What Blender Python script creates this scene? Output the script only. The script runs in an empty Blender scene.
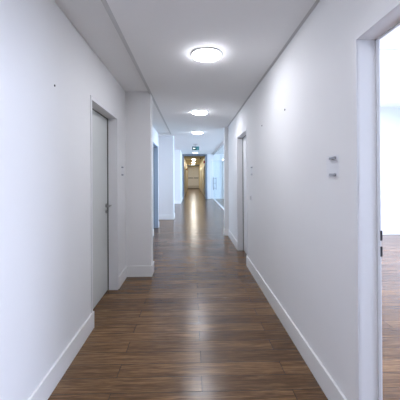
import bpy, bmesh, math
from mathutils import Matrix, Vector
sc = bpy.context.scene
COL = sc.collection

# ------------------------------------------------------------ camera
cd = bpy.data.cameras.new('camera'); cam = bpy.data.objects.new('camera', cd); COL.objects.link(cam)
cd.sensor_width = 36.0; cd.sensor_fit = 'HORIZONTAL'; cd.lens = 285/400*36
cd.shift_x = (200-198.28)/400; cd.shift_y = -(200-175.09)/400
Rm = ((0.999747, 0.005157, -0.021888), (-0.005066, 0.999978, 0.004212), (0.021909, -0.004100, 0.999752))  # right, down, forward
w = lambda r: Vector((r[0], r[2], -r[1]))
X, Y_, Z_ = w(Rm[0]), -w(Rm[1]), -w(Rm[2])
cam.matrix_world = Matrix(((X.x, Y_.x, Z_.x, 0), (X.y, Y_.y, Z_.y, 0), (X.z, Y_.z, Z_.z, 1.42), (0, 0, 0, 1)))
cd.clip_start = 0.05; cd.clip_end = 200
sc.camera = cam

# ------------------------------------------------------------ world, daylight, exposure
sc.view_settings.view_transform = 'Standard'; sc.view_settings.look = 'None'
sc.view_settings.gamma = 1.0; sc.view_settings.exposure = 1.62
sc.view_settings.use_curve_mapping = False
wd = bpy.data.worlds.new('sky'); sc.world = wd; wd.use_nodes = True
bg = wd.node_tree.nodes['Background']; bg.inputs[0].default_value = (0.62, 0.78, 1.0, 1); bg.inputs[1].default_value = 1.5

def daylight(name, loc, size, rot, watts, color):
    l = bpy.data.lights.new(name, 'AREA'); l.shape = 'RECTANGLE'; l.size, l.size_y = size
    l.energy = watts; l.color = color
    o = bpy.data.objects.new(name, l); o.location = loc; o.rotation_euler = rot; COL.objects.link(o)
    return o
HP = math.pi/2
# just inside the real windows of the side room, the open office on the left and the glazed office on the right
side = daylight('daylight_side_room', (5.85, 2.9, 1.55), (2.3, 7.0), (0, HP*.78, 0), 150, (0.70, 0.74, 1.0))
side.data.spread = math.radians(125)
daylight('daylight_open_office', (-6.35, 11.6, 1.55), (2.3, 6.4), (0, -HP, 0), 92, (0.66, 0.72, 1.0))
daylight('daylight_glazed_office', (5.35, 12.4, 1.55), (2.3, 10.0), (0, HP, 0), 150, (0.62, 0.76, 1.0))
LAMP_STRENGTH = 27.0

# ------------------------------------------------------------ helpers
def tag(o, label=None, cat=None, group=None, kind=None):
    if label: o['label'] = label
    if cat: o['category'] = cat
    if group: o['group'] = group
    if kind: o['kind'] = kind
    return o
def empty(name, loc=(0, 0, 0)):
    o = bpy.data.objects.new(name, None); o.location = loc; o.empty_display_size = 0.1; COL.objects.link(o); return o
class MB:
    def __init__(s): s.bm = bmesh.new()
    def box(s, x0, x1, y0, y1, z0, z1, bevel=0):
        x0, x1 = sorted((x0, x1)); y0, y1 = sorted((y0, y1)); z0, z1 = sorted((z0, z1))
        t = bmesh.new()
        bmesh.ops.create_cube(t, size=1)
        for v in t.verts:
            v.co = Vector(((x0+x1)/2+v.co.x*(x1-x0), (y0+y1)/2+v.co.y*(y1-y0), (z0+z1)/2+v.co.z*(z1-z0)))
        if bevel: bmesh.ops.bevel(t, geom=t.edges[:], offset=bevel, segments=2, affect='EDGES', profile=.5)
        s._add(t); return s
    def lathe(s, prof, loc=(0, 0, 0), axis='Z', n=40, close=True):
        """prof: list of (radius, height) revolved about the axis"""
        t = bmesh.new(); rings = []
        for r, h in prof:
            rings.append([t.verts.new((r*math.cos(2*math.pi*i/n), r*math.sin(2*math.pi*i/n), h)) for i in range(n)])
        for a, b in zip(rings, rings[1:]):
            for i in range(n): t.faces.new((a[i], a[(i+1) % n], b[(i+1) % n], b[i]))
        if close: t.faces.new(rings[0][::-1]); t.faces.new(rings[-1])
        M = Matrix.Identity(4)
        if axis == 'X': M = Matrix.Rotation(HP, 4, 'Y')
        if axis == 'Y': M = Matrix.Rotation(-HP, 4, 'X')
        bmesh.ops.transform(t, matrix=Matrix.Translation(loc) @ M, verts=t.verts)
        s._add(t); return s
    def prism(s, pts, d0, d1, plane='XZ'):
        t = bmesh.new()
        f = {'XZ': lambda p, d: (p[0], d, p[1]), 'XY': lambda p, d: (p[0], p[1], d), 'YZ': lambda p, d: (d, p[0], p[1])}[plane]
        A = [t.verts.new(f(p, d0)) for p in pts]; B = [t.verts.new(f(p, d1)) for p in pts]
        t.faces.new(A); t.faces.new(B[::-1]); n = len(pts)
        for i in range(n): t.faces.new((A[i], B[i], B[(i+1) % n], A[(i+1) % n]))
        s._add(t); return s
    def _add(s, t):
        bmesh.ops.recalc_face_normals(t, faces=t.faces)
        me = bpy.data.meshes.new('tmp'); t.to_mesh(me); t.free(); s.bm.from_mesh(me); bpy.data.meshes.remove(me)
    def build(s, name, mat, parent=None, smooth=False):
        me = bpy.data.meshes.new(name); s.bm.to_mesh(me); s.bm.free(); me.materials.append(mat)
        if smooth:
            for p in me.polygons: p.use_smooth = True
            me.set_sharp_from_angle(angle=math.radians(35))
        o = bpy.data.objects.new(name, me); COL.objects.link(o)
        if parent:
            o.parent = parent
            # meshes are written in scene coordinates: shift into the thing's own frame
            org = Vector((0, 0, 0)); p = parent
            while p: org += p.location; p = p.parent
            me.transform(Matrix.Translation(-org))
        else:
            c = sum((Vector(b) for b in o.bound_box), Vector())/8; c.z = min(b[2] for b in o.bound_box)
            me.transform(Matrix.Translation(-c)); o.location = c
        return o
def box(name, x0, x1, y0, y1, z0, z1, mat, parent=None, bevel=0):
    return MB().box(x0, x1, y0, y1, z0, z1, bevel).build(name, mat, parent)
def struct(mb, name, mat, label, cat):
    return tag(mb.build(name, mat), label, cat, kind='structure')
def copy_tree(o, parent=None):
    c = o.copy(); COL.objects.link(c); c.parent = parent
    for ch in list(o.children): copy_tree(ch, c)
    return c

# ------------------------------------------------------------ materials
def mat(name, color, rough=0.5, metal=0.0, spec=0.5, noise=0.0, scale=30, bump=0.0, coat=0):
    m = bpy.data.materials.new(name); m.use_nodes = True; nt = m.node_tree; b = nt.nodes['Principled BSDF']
    b.inputs['Base Color'].default_value = (*color, 1); b.inputs['Roughness'].default_value = rough
    b.inputs['Metallic'].default_value = metal; b.inputs['Specular IOR Level'].default_value = spec
    tc = nt.nodes.new('ShaderNodeTexCoord'); n = nt.nodes.new('ShaderNodeTexNoise')
    n.inputs['Scale'].default_value = scale; n.inputs['Detail'].default_value = 3
    nt.links.new(tc.outputs['Object'], n.inputs['Vector'])
    mx = nt.nodes.new('ShaderNodeMix'); mx.data_type = 'RGBA'
    mx.inputs[6].default_value = (*[c*(1-noise) for c in color], 1); mx.inputs[7].default_value = (*[min(1, c*(1+noise)) for c in color], 1)
    nt.links.new(n.outputs['Fac'], mx.inputs[0]); nt.links.new(mx.outputs[2], b.inputs['Base Color'])
    if bump:
        bp = nt.nodes.new('ShaderNodeBump'); bp.inputs['Strength'].default_value = bump; bp.inputs['Distance'].default_value = 0.001
        nt.links.new(n.outputs['Fac'], bp.inputs['Height']); nt.links.new(bp.outputs['Normal'], b.inputs['Normal'])
    return m
def emit(name, color, strength):
    m = bpy.data.materials.new(name); m.use_nodes = True; b = m.node_tree.nodes['Principled BSDF']
    b.inputs['Base Color'].default_value = (*[c*.8 for c in color], 1)
    b.inputs['Emission Color'].default_value = (*color, 1); b.inputs['Emission Strength'].default_value = strength
    return m
def glass(name, tint=(0.9, 0.96, 0.97), refl=0.08):
    m = bpy.data.materials.new(name); m.use_nodes = True; nt = m.node_tree; nt.nodes.clear()
    o = nt.nodes.new('ShaderNodeOutputMaterial'); t = nt.nodes.new('ShaderNodeBsdfTransparent'); g = nt.nodes.new('ShaderNodeBsdfGlossy')
    t.inputs[0].default_value = (*tint, 1); g.inputs['Roughness'].default_value = 0.03
    f = nt.nodes.new('ShaderNodeLayerWeight'); f.inputs['Blend'].default_value = 0.25
    k = nt.nodes.new('ShaderNodeMath'); k.operation = 'MULTIPLY'; k.inputs[1].default_value = refl*4; nt.links.new(f.outputs['Facing'], k.inputs[0])
    mx = nt.nodes.new('ShaderNodeMixShader'); nt.links.new(k.outputs[0], mx.inputs[0])
    nt.links.new(t.outputs[0], mx.inputs[1]); nt.links.new(g.outputs[0], mx.inputs[2]); nt.links.new(mx.outputs[0], o.inputs[0])
    return m
def floor_material():
    m = bpy.data.materials.new('walnut_plank_floor'); m.use_nodes = True; nt = m.node_tree; N = nt.nodes.new; L = nt.links.new
    b = nt.nodes['Principled BSDF']
    geo = N('ShaderNodeNewGeometry'); sh = N('ShaderNodeVectorMath'); sh.operation = 'ADD'; sh.inputs[1].default_value = (1.2*8-0.06, 0.145*60-0.0, 0)
    L(geo.outputs['Position'], sh.inputs[0])
    br = N('ShaderNodeTexBrick'); br.offset = 0.5; br.offset_frequency = 2
    br.inputs['Scale'].default_value = 1.0; br.inputs['Brick Width'].default_value = 1.2; br.inputs['Row Height'].default_value = 0.145
    br.inputs['Mortar Size'].default_value = 0.0020; br.inputs['Mortar Smooth'].default_value = 0.2
    br.inputs['Color1'].default_value = (0, 0, 0, 1); br.inputs['Color2'].default_value = (1, 1, 1, 1); br.inputs['Mortar'].default_value = (0.5, 0.5, 0.5, 1)
    L(sh.outputs[0], br.inputs['Vector'])
    # grain: noise stretched along the plank, shifted per plank
    off = N('ShaderNodeVectorMath'); off.operation = 'MULTIPLY_ADD'; off.inputs[1].default_value = (7, 3, 11)
    L(br.outputs['Color'], off.inputs[0]); L(geo.outputs['Position'], off.inputs[2])
    mp = N('ShaderNodeMapping'); mp.inputs['Scale'].default_value = (1.6, 26, 1); L(off.outputs[0], mp.inputs['Vector'])
    n1 = N('ShaderNodeTexNoise'); n1.inputs['Scale'].default_value = 1.6; n1.inputs['Detail'].default_value = 6; n1.inputs['Roughness'].default_value = 0.62; n1.inputs['Distortion'].default_value = 0.7
    L(mp.outputs[0], n1.inputs['Vector'])
    mp2 = N('ShaderNodeMapping'); mp2.inputs['Scale'].default_value = (5, 120, 1); L(off.outputs[0], mp2.inputs['Vector'])
    n2 = N('ShaderNodeTexNoise'); n2.inputs['Scale'].default_value = 2; n2.inputs['Detail'].default_value = 3
    L(mp2.outputs[0], n2.inputs['Vector'])
    a = N('ShaderNodeMath'); a.operation = 'MULTIPLY_ADD'; a.inputs[1].default_value = 0.11; L(br.outputs['Color'], a.inputs[0])
    s1 = N('ShaderNodeMath'); s1.operation = 'MULTIPLY_ADD'; s1.inputs[1].default_value = 0.62; s1.inputs[2].default_value = -0.02; L(n1.outputs['Fac'], s1.inputs[0])
    s2 = N('ShaderNodeMath'); s2.operation = 'MULTIPLY_ADD'; s2.inputs[1].default_value = 0.42; L(n2.outputs['Fac'], s2.inputs[0]); L(s1.outputs[0], s2.inputs[2])
    L(s2.outputs[0], a.inputs[2])
    cr = N('ShaderNodeValToRGB'); e = cr.color_ramp.elements
    e[0].position = 0.28; e[0].color = (0.026, 0.012, 0.0055, 1); e[1].position = 0.80; e[1].color = (0.36, 0.200, 0.085, 1)
    k = cr.color_ramp.elements.new(0.55); k.color = (0.124, 0.064, 0.026, 1)
    L(a.outputs[0], cr.inputs[0])
    mm = N('ShaderNodeMix'); mm.data_type = 'RGBA'; L(br.outputs['Fac'], mm.inputs[0]); L(cr.outputs[0], mm.inputs[6]); mm.inputs[7].default_value = (0.015, 0.009, 0.006, 1)
    L(mm.outputs[2], b.inputs['Base Color'])
    rr = N('ShaderNodeMapRange'); rr.inputs[3].default_value = 0.16; rr.inputs[4].default_value = 0.32; L(n1.outputs['Fac'], rr.inputs[0]); L(rr.outputs[0], b.inputs['Roughness'])
    bp = N('ShaderNodeBump'); bp.inputs['Strength'].default_value = 0.25; bp.inputs['Distance'].default_value = 0.001; L(n2.outputs['Fac'], bp.inputs['Height'])
    L(bp.outputs[0], b.inputs['Normal'])
    b.inputs['Specular IOR Level'].default_value = 0.42
    return m
WALL = mat('white_wall_paint', (0.80, 0.80, 0.80), 0.75, spec=0.3, noise=0.015, scale=3, bump=0.0)
CEIL = mat('ceiling_paint', (0.87, 0.87, 0.87), 0.85, spec=0.2, noise=0.01, scale=2)
TRIM = mat('white_baseboard', (0.84, 0.84, 0.83), 0.35, noise=0.01)
GAP = mat('grey_edge_profile', (0.58, 0.58, 0.58), 0.5, noise=0.03)
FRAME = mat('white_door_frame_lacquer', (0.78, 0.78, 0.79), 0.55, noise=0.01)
LEAF = mat('pale_grey_door_laminate', (0.60, 0.62, 0.60), 0.45, noise=0.02, scale=8)
LEAFW = mat('white_door_laminate', (0.80, 0.81, 0.82), 0.35, noise=0.01)
FRAME_SHADE = mat('door_frame_painted_shade', (0.38, 0.46, 0.58), 0.4, noise=0.02)  # shade of the far left door recess, put into the frame colour as blue grey
SLATE = mat('slate_grey_steel_frame', (0.20, 0.23, 0.28), 0.4, noise=0.03)
BEIGE = mat('beige_wall_paint', (0.62, 0.55, 0.38), 0.6, noise=0.03, scale=4)
SEAL = mat('dark_rubber_seal', (0.13, 0.135, 0.12), 0.6)
STEEL = mat('brushed_steel', (0.38, 0.38, 0.37), 0.38, metal=1, noise=0.05, scale=80)
CLIP = mat('steel_clip', (0.42, 0.43, 0.47), 0.4, metal=0.7, noise=0.08)
BLACK = mat('black_steel', (0.02, 0.022, 0.03), 0.5)
PLUG = mat('dark_plastic_plug', (0.03, 0.03, 0.035), 0.5)
PLASTIC = mat('white_plastic', (0.78, 0.78, 0.80), 0.35)
GREEN = emit('green_sign_face', (0.0, 0.045, 0.05), 0.12)
SIGNW = emit('white_sign_symbol', (0.75, 1.0, 0.95), 0.5)
SIGNP = emit('pale_green_sign_half', (0.08, 0.28, 0.30), 0.2)
RED = mat('red_sign', (0.55, 0.05, 0.06), 0.5)
ORANGE = mat('orange_sign', (0.8, 0.35, 0.08), 0.5)
ACRYL = glass('clear_acrylic', (0.985, 0.99, 1.0), 0.01)
PANE = glass('clear_glass', (0.93, 0.97, 0.985), 0.04)
OPAL = emit('lit_opal_glass', (0.90, 0.915, 1.0), LAMP_STRENGTH)
OPALW = emit('lit_opal_glass_warm', (1.0, 0.96, 0.88), 68.0)
OPALD = emit('dimmer_opal_glass', (0.97, 0.97, 1.0), 6.0)
RING = mat('lamp_ring', (0.75, 0.75, 0.73), 0.4)
DARK = mat('dark_mat', (0.05, 0.045, 0.04), 0.8)
FLOOR = floor_material()
FROST = mat('frosted_glass_door', (0.72, 0.76, 0.78), 0.35)

# ------------------------------------------------------------ dimensions
A, B = -0.943, 0.870          # left and right wall planes
G = -0.605                    # edge of the lowered ceiling, in line with the pier
HM, HN, HO = 2.598, 2.632, 2.80
LT = -1.16                    # back of left wall
RB = 0.984                     # room side of right wall

# ------------------------------------------------------------ shell
struct(MB().box(-6.6, 6.1, -2.7, 34.6, -0.12, 0), 'floor', FLOOR, 'dark walnut plank floor running down the whole corridor', 'floor')
# left wall with its two door openings
m = MB(); m.box(LT, A, -2.5, 2.67, 0, HO); m.box(LT, A, 2.67, 3.635, 2.185, HO); m.box(LT, A, 3.635, 6.92, 0, HO)
m.box(LT, A, 6.92, 7.91, 2.255, HO); m.box(LT, A, 7.91, 8.04, 0, HO)
struct(m, 'wall_left', WALL, 'white left corridor wall holding the grey door', 'wall')
struct(MB().box(A-.02, -0.588, 4.07, 4.27, 0, HN+.01), 'wall_left.001', WALL, 'white pier jutting into the corridor just past the grey door', 'wall')
# right wall with its openings
m = MB(); m.box(B, RB, -2.5, 0.42, 0, HO); m.box(B, RB, 0.42, 1.505, 2.165, HO+.3); m.box(B, RB, 1.505, 4.49, 0, HO+.3)
m.box(B, RB, 4.49, 5.465, 2.185, HO+.3); m.box(B, RB, 5.465, 6.80, 0, HO+.3); m.box(B, RB, -2.5, .42, HO, HO+.3)
struct(m, 'wall_right', WALL, 'white right corridor wall between the open doorway and the far doorway', 'wall')
struct(MB().box(0.776, 1.42, 6.80, 6.92, 0, HO), 'wall_right.001', WALL, 'narrow white wall end where the right wall stops before the glass partition', 'wall')
# back of corridor behind the camera
struct(MB().box(-1.3, 1.1, -2.7, -2.5, 0, HO+.3), 'wall_back', WALL, 'white wall closing the corridor behind the viewer', 'wall')
# side room on the right
struct(MB().box(RB, 6.0, 6.73, 6.90, 0, 3.2), 'wall_right.002', WALL, 'bright white far wall of the sunlit side room', 'wall')
struct(MB().box(1.1, 6.0, -2.7, -2.5, 0, 3.2), 'wall_right.003', WALL, 'white near wall of the side room', 'wall')
m = MB(); m.box(RB-.01, 6.1, -2.7, 3.62, 3.05, 3.2); m.box(RB-.01, 6.1, 3.66, 6.9, 3.05, 3.2); m.box(RB-.01, 6.1, 3.61, 3.67, 3.07, 3.2)
struct(m, 'ceiling', CEIL, 'white ceiling of the side room seen through the open doorway', 'ceiling')
# open office left, beyond the corridor
struct(MB().box(-6.5, -0.60, 14.83, 15.05, 0, HO), 'wall_far', WALL, 'bright white wall beyond the free-standing pillar', 'wall')
struct(MB().box(-0.75, -0.60, 15.05, 17.8, 0, HO), 'wall_far.001', WALL, 'white side wall leading to the dark framed passage', 'wall')
struct(MB().box(-6.5, LT, 7.89, 8.04, 0, HO), 'wall_left.002', WALL, 'white wall bounding the open office on the near side', 'wall')
# wall with the passage and the glass doors
m = MB(); m.box(-0.75, -0.62, 17.8, 18.0, 0, HO); m.box(0.945, 1.12, 17.8, 18.0, 0, HO); m.box(1.12, 2.0, 17.8, 18.0, 2.45, HO); m.box(2.0, 5.5, 17.8, 18.0, 0, HO)
struct(m, 'wall_far.002', WALL, 'white cross wall to the right of the dark framed passage', 'wall')
# free-standing pillar
struct(MB().box(-1.108, -0.613, 9.40, 9.88, 0, HO), 'wall_pillar', WALL, 'free-standing white square pillar at the left of the corridor', 'pillar')
# ceilings
struct(MB().box(G+.038, B-.030, -2.5, 8.30, HM, HO), 'ceiling.001', CEIL, 'lowered white corridor ceiling holding the round lights', 'ceiling')
m = MB(); m.box(LT, G, -2.5, 8.03, HN, HO); m.box(-6.5, G+.038, 8.03, 8.30, HM, HO)
struct(m, 'ceiling.002', CEIL, 'higher ceiling strip along the left wall above the grey door', 'ceiling')
struct(MB().box(-6.6, 5.6, 8.30, 18.0, HO, HO+.15), 'ceiling.003', CEIL, 'high white ceiling of the open area beyond the pillar', 'ceiling')
m = MB(); m.box(LT-.1, RB, -2.7, 8.30, HO, HO+.15); m.box(RB, 5.6, 6.9, 8.30, HO, HO+.15); m.box(-6.6, LT-.1, 7.89, 8.30, HO, HO+.15)
struct(m, 'ceiling.004', CEIL, 'slab above the lowered corridor ceiling', 'ceiling')
# grey profiles along both long edges of the lowered ceiling
struct(MB().box(G, G+.038, -2.5, 8.03, HM+.004, HO), 'trim_1', GAP, 'thin grey edge profile along the left edge of the lowered ceiling', 'trim')
struct(MB().box(B-.030, B, -2.5, 6.80, HM+.003, HO), 'trim_2', GAP, 'thin grey shadow gap where the lowered ceiling meets the right wall', 'trim')

# baseboards: each run is one mesh, following the corners
BH, BT = 0.155, 0.016
def bb(name, runs, label, mt=TRIM):
    m = MB()
    for r in runs: m.box(r[0], r[1], r[2], r[3], 0.0, BH, 0.003)
    return struct(m, name, mt, label, 'baseboard')
bb('baseboard_left', [(A, A+BT, -2.5, 2.715)], 'white baseboard on the left wall before the grey door')
bb('baseboard_left.001', [(A, A+BT, 3.635, 4.07-BT), (A, -0.588+BT, 4.07-BT, 4.07), (-0.588, -0.588+BT, 4.07, 4.27+BT), (A, -0.588, 4.27, 4.27+BT), (A, A+BT, 4.27+BT, 6.91)],
   'white baseboard wrapping the pier past the grey door')
bb('baseboard_left.002', [(A, A+BT, 7.94, 8.04)], 'short white baseboard at the end of the left wall')
bb('baseboard_pillar', [(-1.108-BT, -0.613+BT, 9.4-BT, 9.4), (-0.613, -0.613+BT, 9.4, 9.88), (-1.108-BT, -1.108, 9.4, 9.88), (-1.108-BT, -0.613+BT, 9.88, 9.88+BT)],
   'white baseboard around the foot of the pillar')
bb('baseboard_right', [(B-BT, B, 1.51, 4.52)], 'long white baseboard on the right wall after the open doorway')
bb('baseboard_right.001', [(B-BT, B, 5.47, 6.8-BT), (0.776-BT, B, 6.8-BT, 6.8), (0.776-BT, 0.776, 6.8, 6.92)], 'short white baseboard wrapping the end of the right wall')
bb('baseboard_right.002', [(B-BT, B, -2.5, 0.38)], 'white baseboard on the right wall before the open doorway')
bb('baseboard_far', [(-6.5, -0.60+BT, 14.83-BT, 14.83), (-0.60, -0.60+BT, 14.83, 17.7)], 'white baseboard on the bright wall beyond the pillar')
bb('baseboard_far.001', [(1.0, 1.10, 17.8-BT, 17.8), (2.04, 5.4, 17.8-BT, 17.8)], 'white baseboard along the cross wall right of the passage')
bb('baseboard_right.003', [(RB, 5.9, 6.73-BT, 6.73)], 'white baseboard at the foot of the far wall of the side room')

# ------------------------------------------------------------ doors in side walls
def side_door(name, wx, sgn, y0, y1, top, depth, leafmat, framemat, label, leaf=True, handle=False, face=0.032):
    """door in a wall plane x = wx; sgn = direction into the wall; y0..y1 clear opening; the leaf sits 'depth' back"""
    root = empty(name, (wx, (y0+y1)/2, 0)); tag(root, label, 'door', kind='structure')
    m = MB(); e = 0.006
    back = wx+sgn*(abs(LT-A) if sgn < 0 else RB-B)
    for (a, b) in ((y0-face, y0), (y1, y1+face)):
        m.box(wx-sgn*e, wx+sgn*.002, a, b, 0, top+face)          # face of the steel frame
    m.box(wx-sgn*e, wx+sgn*.002, y0, y1, top, top+face)
    for (a, b) in ((y0-.02, y0), (y1, y1+.02)): m.box(wx, wx+sgn*depth, a, b, 0, top+.02)   # reveals
    m.box(wx, wx+sgn*depth, y0, y1, top, top+.02)
    for (a, b) in ((y0-.02, y0+.0), (y1+.0, y1+.02)): m.box(wx+sgn*depth, back+sgn*.006, a, b, 0, top+.02)
    m.box(wx+sgn*depth, back+sgn*.006, y0, y1, top, top+.02)
    fr = m.build('door_frame', framemat, root)
    s = MB()
    for (a, b) in ((y0, y0+.007), (y1-.007, y1)): s.box(wx+sgn*(depth-.012), wx+sgn*(depth+.002), a, b, 0, top)
    s.box(wx+sgn*(depth-.012), wx+sgn*(depth+.002), y0, y1, top-.007, top)
    s.build('seal', SEAL if leaf else GAP, fr)
    if leaf:
        lf = box('door_leaf', wx+sgn*depth, wx+sgn*(depth+.042), y0+.009, y1-.009, 0.008, top-.009, leafmat, root, 0.002)
        if handle:
            hy = y1-.062; hx = wx+sgn*depth; d = -sgn
            h = MB(); h.lathe([(.026, 0), (.026, .007), (.023, .010)], (hx, hy, 1.065), 'X', 28)
            hd = h.build('door_handle', STEEL, lf, True)
            k = MB(); k.lathe([(.009, .008), (.009, .058)], (hx, hy, 1.065), 'X', 20)
            k.box(hx+.048, hx+.066, hy-.125, hy+.009, 1.056, 1.074, .005); k.build('lever', STEEL, lf, True)
            k = MB(); k.lathe([(.024, 0), (.024, .007), (.021, .009)], (hx, hy, 0.992), 'X', 28)
            k.lathe([(.008, .009), (.008, .016)], (hx, hy, 0.992), 'X', 16); k.build('keyhole', STEEL, lf, True)
    return root
side_door('door_1', A, -1, 2.705, 3.600, 2.146, 0.118, LEAF, FRAME, 'closed pale grey door in a white frame in the left wall', handle=True)
side_door('door_2', A, -1, 6.955, 7.89, 2.225, 0.115, LEAF, FRAME_SHADE, 'door recess at the far end of the left wall, shade painted blue grey on its frame', handle=False)
side_door('door_3', B, 1, 4.525, 5.43, 2.152, 0.108, LEAFW, FRAME, 'white door recess in the right wall near the light switch')
d4 = side_door('door_4', B, 1, 0.45, 1.474, 2.132, 0.108, LEAFW, FRAME, 'large open doorway at the right leading to the sunlit side room', leaf=False, face=0.030)
st = MB(); st.box(B+.109, B+.124, 1.4700, 1.4760, 1.078, 1.130); st.box(B+.109, B+.124, 1.4700, 1.4760, .995, 1.047)
st.build('strike_plate', BLACK, d4)

# ------------------------------------------------------------ passage frame and beige corridor beyond
m = MB(); m.box(-0.62, -0.505, 17.72, 18.05, 0, 2.78); m.box(0.83, 0.945, 17.72, 18.05, 0, 2.78); m.box(-0.505, 0.83, 17.72, 18.05, 2.70, 2.78)
struct(m, 'trim_3', SLATE, 'slate grey steel frame around the passage to the beige corridor', 'door frame')
m = MB(); m.box(-0.75, -0.56, 18.0, 34.4, 0, HO); struct(m, 'wall_left.003', BEIGE, 'beige left wall of the far corridor', 'wall')
m = MB(); m.box(0.88, 1.05, 18.0, 34.4, 0, HO); struct(m, 'wall_right.004', BEIGE, 'beige right wall of the far corridor', 'wall')
struct(MB().box(-0.75, 1.05, 34.3, 34.6, 0, HO), 'wall_far.003', BEIGE, 'end wall of the beige far corridor', 'wall')
struct(MB().box(-0.75, 1.05, 18.0, 34.6, 2.76, HO+.15), 'ceiling.005', BEIGE, 'beige ceiling of the far corridor', 'ceiling')
struct(MB().box(-0.56, 0.88, 32.8, 33.1, 2.62, 2.76), 'trim_4', SLATE, 'dark beam under the ceiling at the end of the far corridor', 'beam')
dn = 5
for (yy, sx, lab) in ((20.5, 1, 'beige door nearest on the right of the far corridor'), (24.2, 1, 'middle beige door on the right of the far corridor'), (28.5, 1, 'furthest beige door on the right of the far corridor'),
                 (22.0, -1, 'nearer beige door on the left of the far corridor'), (27.5, -1, 'further beige door on the left of the far corridor')):
    x = 0.88 if sx > 0 else -0.56
    r = empty('door_%d' % dn, (x, yy, 0)); tag(r, lab, 'door', kind='structure'); dn += 1
    f = MB(); f.box(x-sx*.035, x, yy-.52, yy-.46, 0, 2.16); f.box(x-sx*.035, x, yy+.46, yy+.52, 0, 2.16); f.box(x-sx*.035, x, yy-.46, yy+.46, 2.10, 2.16)
    f.build('door_frame', GAP, r)
    box('door_leaf', x-sx*.012, x, yy-.46, yy+.46, .005, 2.10, BEIGE, r)
r = empty('door_10', (0.13, 34.25, 0)); tag(r, 'white double door with a dark push bar at the very end', 'door', kind='structure')
f = MB(); f.box(-0.56, -.50, 34.18, 34.3, 0, 2.66); f.box(.82, .88, 34.18, 34.3, 0, 2.66); f.box(-.50, .82, 34.18, 34.3, 2.56, 2.66); f.build('door_frame', BEIGE, r)
for x0, x1 in ((-.495, .157), (.163, .815)): box('door_leaf', x0, x1, 34.2, 34.25, .3, 2.555, PLASTIC, r)
for x0, x1 in ((-.495, .157), (.163, .815)): box('kick_plate', x0, x1, 34.2, 34.25, .01, .3, GAP, r)
for x0, x1 in ((-.45, .12), (.2, .77)): box('push_bar', x0, x1, 34.12, 34.16, 1.17, 1.27, SLATE, r, .01)
tag(box('door_mat', -.5, .82, 31.4, 33.4, 0.0, .012, DARK, None, .002), 'dark door mat lying before the door at the very end', 'mat')

# ------------------------------------------------------------ glass partition on the right beyond the wall end
GX = 1.34
r = empty('wall_glass', (GX, 12.4, 0)); tag(r, 'floor to ceiling glass partition along the right side beyond the wall end', 'glass partition', kind='structure')
rail = MB(); rail.box(GX-.03, GX+.03, 6.92, 17.8, 0, .05, .004); rail.build('base_rail', TRIM, r)
rail = MB(); rail.box(GX-.03, GX+.03, 6.92, 17.8, HO-.05, HO, .004); rail.build('head_rail', GAP, r)
ys = [6.92+i*(17.8-6.92)/6 for i in range(7)]
for y0, y1 in zip(ys, ys[1:]): box('glass_pane', GX-.006, GX+.006, y0+.004, y1-.004, .05, HO-.05, PANE, r)
# double glass door behind it with pull handles
r = empty('door_11', (1.56, 17.9, 0)); tag(r, 'frosted glass double door with ladder shaped pull handles in the cross wall', 'door', kind='structure')
f = MB(); f.box(1.12, 1.16, 17.78, 18.0, 0, 2.45); f.box(1.96, 2.0, 17.78, 18.0, 0, 2.45); f.box(1.16, 1.96, 17.78, 18.0, 2.40, 2.45); f.build('door_frame', TRIM, r)
box('door_leaf', 1.162, 1.419, 17.86, 17.88, .01, 2.398, FROST, r); box('door_leaf', 1.423, 1.958, 17.86, 17.88, .01, 2.398, FROST, r)
for hx in (1.33, 1.51):
    h = MB(); h.lathe([(.014, .56), (.014, 1.36)], (hx, 17.78, 0), 'Z', 12)
    for z in (.62, 1.0, 1.30): h.lathe([(.012, 0), (.012, .08)], (hx, 17.785, z), 'Y', 10)
    for z in (.66, .98, 1.28): h.box(hx-(.0 if hx < 1.4 else .08), hx+(.08 if hx < 1.4 else 0), 17.77, 17.79, z-.014, z+.014)
    h.build('pull_handle', SLATE, r)

# ------------------------------------------------------------ windows (outer walls of the side room, open office and glazed office)
wn = 1
def window_wall(x, y0, y1, side, wl, H=HO):
    """outer wall with a row of tall windows; side=+1 glass faces +x"""
    global wn
    n = max(2, round((y1-y0)/1.7)); mw = MB(); x1 = x+side*.15
    mw.box(x, x1, y0, y1, 0, .25); mw.box(x, x1, y0, y1, 2.72, H)
    st = (y1-y0)/n
    for i in range(n+1):
        c = y0+i*st; mw.box(x, x1, max(y0, c-.12), min(y1, c+.12), .25, 2.72)
    struct(mw, 'wall_outer', WALL, wl+', around the windows', 'wall')
    for i in range(n):
        a, b = y0+i*st+.12, y0+(i+1)*st-.12
        a = max(a, y0+.12); b = min(b, y1-.12)
        r = empty('window_%d' % wn, (x1, (a+b)/2, .25)); wn += 1
        tag(r, 'tall window in the %s, %s from the near end' % (wl, ['first', 'second', 'third', 'fourth', 'fifth', 'sixth', 'seventh'][i]), 'window', kind='structure')
        xa, xb = x+side*.07, x+side*.13
        f = MB(); f.box(xa, xb, a, a+.05, .25, 2.72); f.box(xa, xb, b-.05, b, .25, 2.72); f.box(xa, xb, a+.05, b-.05, .25, .30); f.box(xa, xb, a+.05, b-.05, 2.67, 2.72)
        f.build('window_frame', TRIM, r)
        box('pane', x+side*.095, x+side*.105, a+.05, b-.05, .30, 2.67, PANE, r)
window_wall(5.95, -2.5, 6.73, 1, 'outer wall of the side room', 3.2)
window_wall(-6.45, 8.04, 14.83, -1, 'outer wall of the open office')
window_wall(5.45, 6.9, 17.8, 1, 'outer wall of the glazed office')

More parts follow.
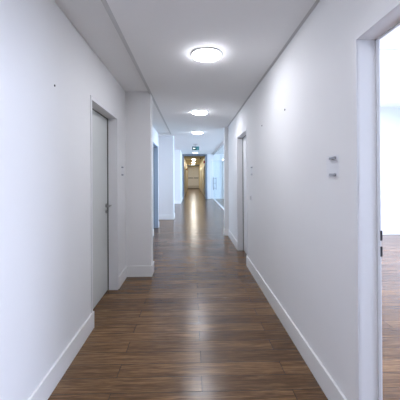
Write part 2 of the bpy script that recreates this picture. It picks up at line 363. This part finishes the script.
# ------------------------------------------------------------ round ceiling lights
def make_light(loc, opal, label, group):
    r = empty('ceiling_light', loc); tag(r, label, 'ceiling light', group)
    x, y, z = loc
    m = MB(); m.lathe([(.150, 0), (.150, -.006), (.142, -.012), (.134, -.012), (.134, 0)], (x, y, z), n=48, close=False); m.build('ring', RING, r, True)
    m = MB(); m.lathe([(.134, -.001), (.133, -.020), (.122, -.026), (.085, -.030), (.04, -.032), (.001, -.033)], (x, y, z), n=48); m.build('diffuser', opal, r, True)
    return r
LG = 'round ceiling lights along the corridor'
l0 = make_light((0.146, 2.74, HM), OPAL, 'nearest and largest round ceiling light', LG)
for (x, y, z, lab) in ((0.150, 5.22, HM, 'second round ceiling light from the viewer'), (0.158, 7.66, HM, 'third round ceiling light, in front of the exit sign'),
                       (0.20, 16.7, HO, 'small distant round light just before the slate framed passage')):
    c = copy_tree(l0); c.location = (x, y, z); c['label'] = lab
    if y > 16:
        for ch in c.children:
            if ch.name.startswith('diffuser'): ch.data = ch.data.copy(); ch.data.materials[0] = OPALD
c = copy_tree(l0); c.location = (0.146, 0.25, HM); c['label'] = 'round ceiling light above the viewer'
g0 = make_light((0.14, 22.6, 2.76), OPALW, 'nearer round light in the beige far corridor', 'round lights in the beige far corridor')
for (y, lab) in ((27.6, 'middle round light in the beige far corridor'), (31.6, 'last round light in the beige far corridor'),):
    c = copy_tree(g0); c.location = (0.14, y, 2.76); c['label'] = lab

# ------------------------------------------------------------ exit sign hanging from the high ceiling
ex, ey = 0.165, 12.16
r = empty('exit_sign', (ex, ey, 2.53)); tag(r, 'green illuminated exit sign hanging from the ceiling, arrow pointing left', 'exit sign')
box('ceiling_mount', ex-.11, ex+.08, ey-.03, ey+.03, 2.775, HO, GAP, r, .004)
m = MB(); m.lathe([(.009, 2.69), (.009, 2.776)], (ex-.01, ey, 0), 'Z', 12); m.build('rod', GAP, r)
hs = box('housing', ex-.16, ex+.15, ey-.012, ey+.02, 2.525, 2.70, PLASTIC, r, .004)
box('arrow_panel', ex-.152, ex+.035, ey-.016, ey-.011, 2.533, 2.692, GREEN, hs)
box('door_panel', ex+.035, ex+.142, ey-.016, ey-.011, 2.533, 2.692, SIGNP, hs)
m = MB(); cx, cz = ex-.065, 2.612
m.prism([(cx-.055, cz), (cx-.012, cz+.042), (cx-.012, cz+.015), (cx+.05, cz+.015), (cx+.05, cz-.015), (cx-.012, cz-.015), (cx-.012, cz-.042)], ey-.019, ey-.0155)
m.build('arrow_symbol', SIGNW, hs)
# running figure in front of the doorway
m = MB(); x0, z0 = ex+.085, 2.61
m.lathe([(.012, 0), (.012, .003)], (x0-.012, ey-.019, z0+.055), 'Y', 16)
m.prism([(x0-.022, z0+.036), (x0+.006, z0+.038), (x0+.018, z0-.004), (x0-.006, z0-.012)], ey-.019, ey-.0155)
m.prism([(x0-.006, z0-.012), (x0+.008, z0-.006), (x0-.012, z0-.030), (x0-.030, z0-.062), (x0-.040, z0-.056), (x0-.022, z0-.026)], ey-.019, ey-.0155)
m.prism([(x0+.004, z0-.008), (x0+.018, z0-.006), (x0+.026, z0-.036), (x0+.044, z0-.052), (x0+.036, z0-.060), (x0+.014, z0-.040)], ey-.019, ey-.0155)
m.prism([(x0-.022, z0+.036), (x0-.014, z0+.028), (x0-.034, z0+.008), (x0-.042, z0+.014)], ey-.019, ey-.0155)
m.build('running_figure_symbol', GREEN, hs)
box('doorway_symbol', ex+.124, ex+.138, ey-.019, ey-.0155, 2.545, 2.680, GREEN, hs)

# ------------------------------------------------------------ name plate holders
def plate(x, sgn, yc, zc, wid, label, hgt=0.135, gap=0.102, clipw=0.062):
    r = empty('name_plate_holder', (x, yc, zc)); tag(r, label, 'name plate', 'clear door name plate holders')
    box('acrylic_plate', x+sgn*.006, x+sgn*.009, yc-wid/2, yc+wid/2, zc-hgt/2, zc+hgt/2, ACRYL, r)
    for z in (zc-gap/2, zc+gap/2): box('clip', x, x+sgn*.016, yc-clipw/2, yc+clipw/2, z-.008, z+.008, CLIP, r, .003)
    return r
plate(B, -1, 1.732, 1.476, .15, 'clear name plate holder with two steel clips beside the open doorway')
plate(B, -1, 4.117, 1.493, .12, 'clear name plate holder above the light switch by the white door recess')
plate(A, 1, 3.86, 1.495, .12, 'clear name plate holder between the grey door and the pier')
plate(A, 1, 6.735, 1.467, .12, 'small name plate holder before the door recess with the painted shade')
# light switch
r = empty('light_switch', (B, 4.20, 1.095)); tag(r, 'small light switch on the right wall below the name plate holder', 'light switch')
box('switch_plate', B-.008, B, 4.16, 4.24, 1.055, 1.14, PLASTIC, r, .003); box('rocker', B-.013, B-.006, 4.172, 4.228, 1.068, 1.124, GAP, r, .002)
# wall plugs left from removed fittings
def plug(x, sgn, y, z, label, rad=.009):
    tag(MB().lathe([(rad, 0), (rad, sgn*.004), (rad*.5, sgn*.006)], (x, y, z), 'X', 16).build('wall_plug', PLUG, None, True), label, 'wall plug', 'dark plugs left in the corridor walls')
plug(A, 1, 1.979, 2.049, 'dark wall plug high on the left wall before the grey door', .007)
plug(B, -1, 2.637, 2.037, 'dark wall plug high on the right wall, the nearer one')
plug(B, -1, 3.511, 2.043, 'dark wall plug high on the right wall, the further one')
# far corridor bits
r = empty('fire_sign', (.88, 18.9, 2.35)); tag(r, 'small red sign sticking out from the right wall of the beige corridor', 'sign')
box('panel', .76, .88, 18.88, 18.90, 2.28, 2.44, RED, r, .003)
tag(MB().lathe([(.05, 2.76), (.05, 2.70), (.03, 2.68)], (.64, 21.0, 0), 'Z', 20).build('smoke_detector', BLACK, None, True), 'small dark smoke detector under the beige corridor ceiling', 'smoke detector')
tag(box('wall_sign', -.56, -.42, 26.0, 26.02, 2.0, 2.14, ORANGE, None, .003), 'small orange sign on the left wall of the beige corridor', 'sign')
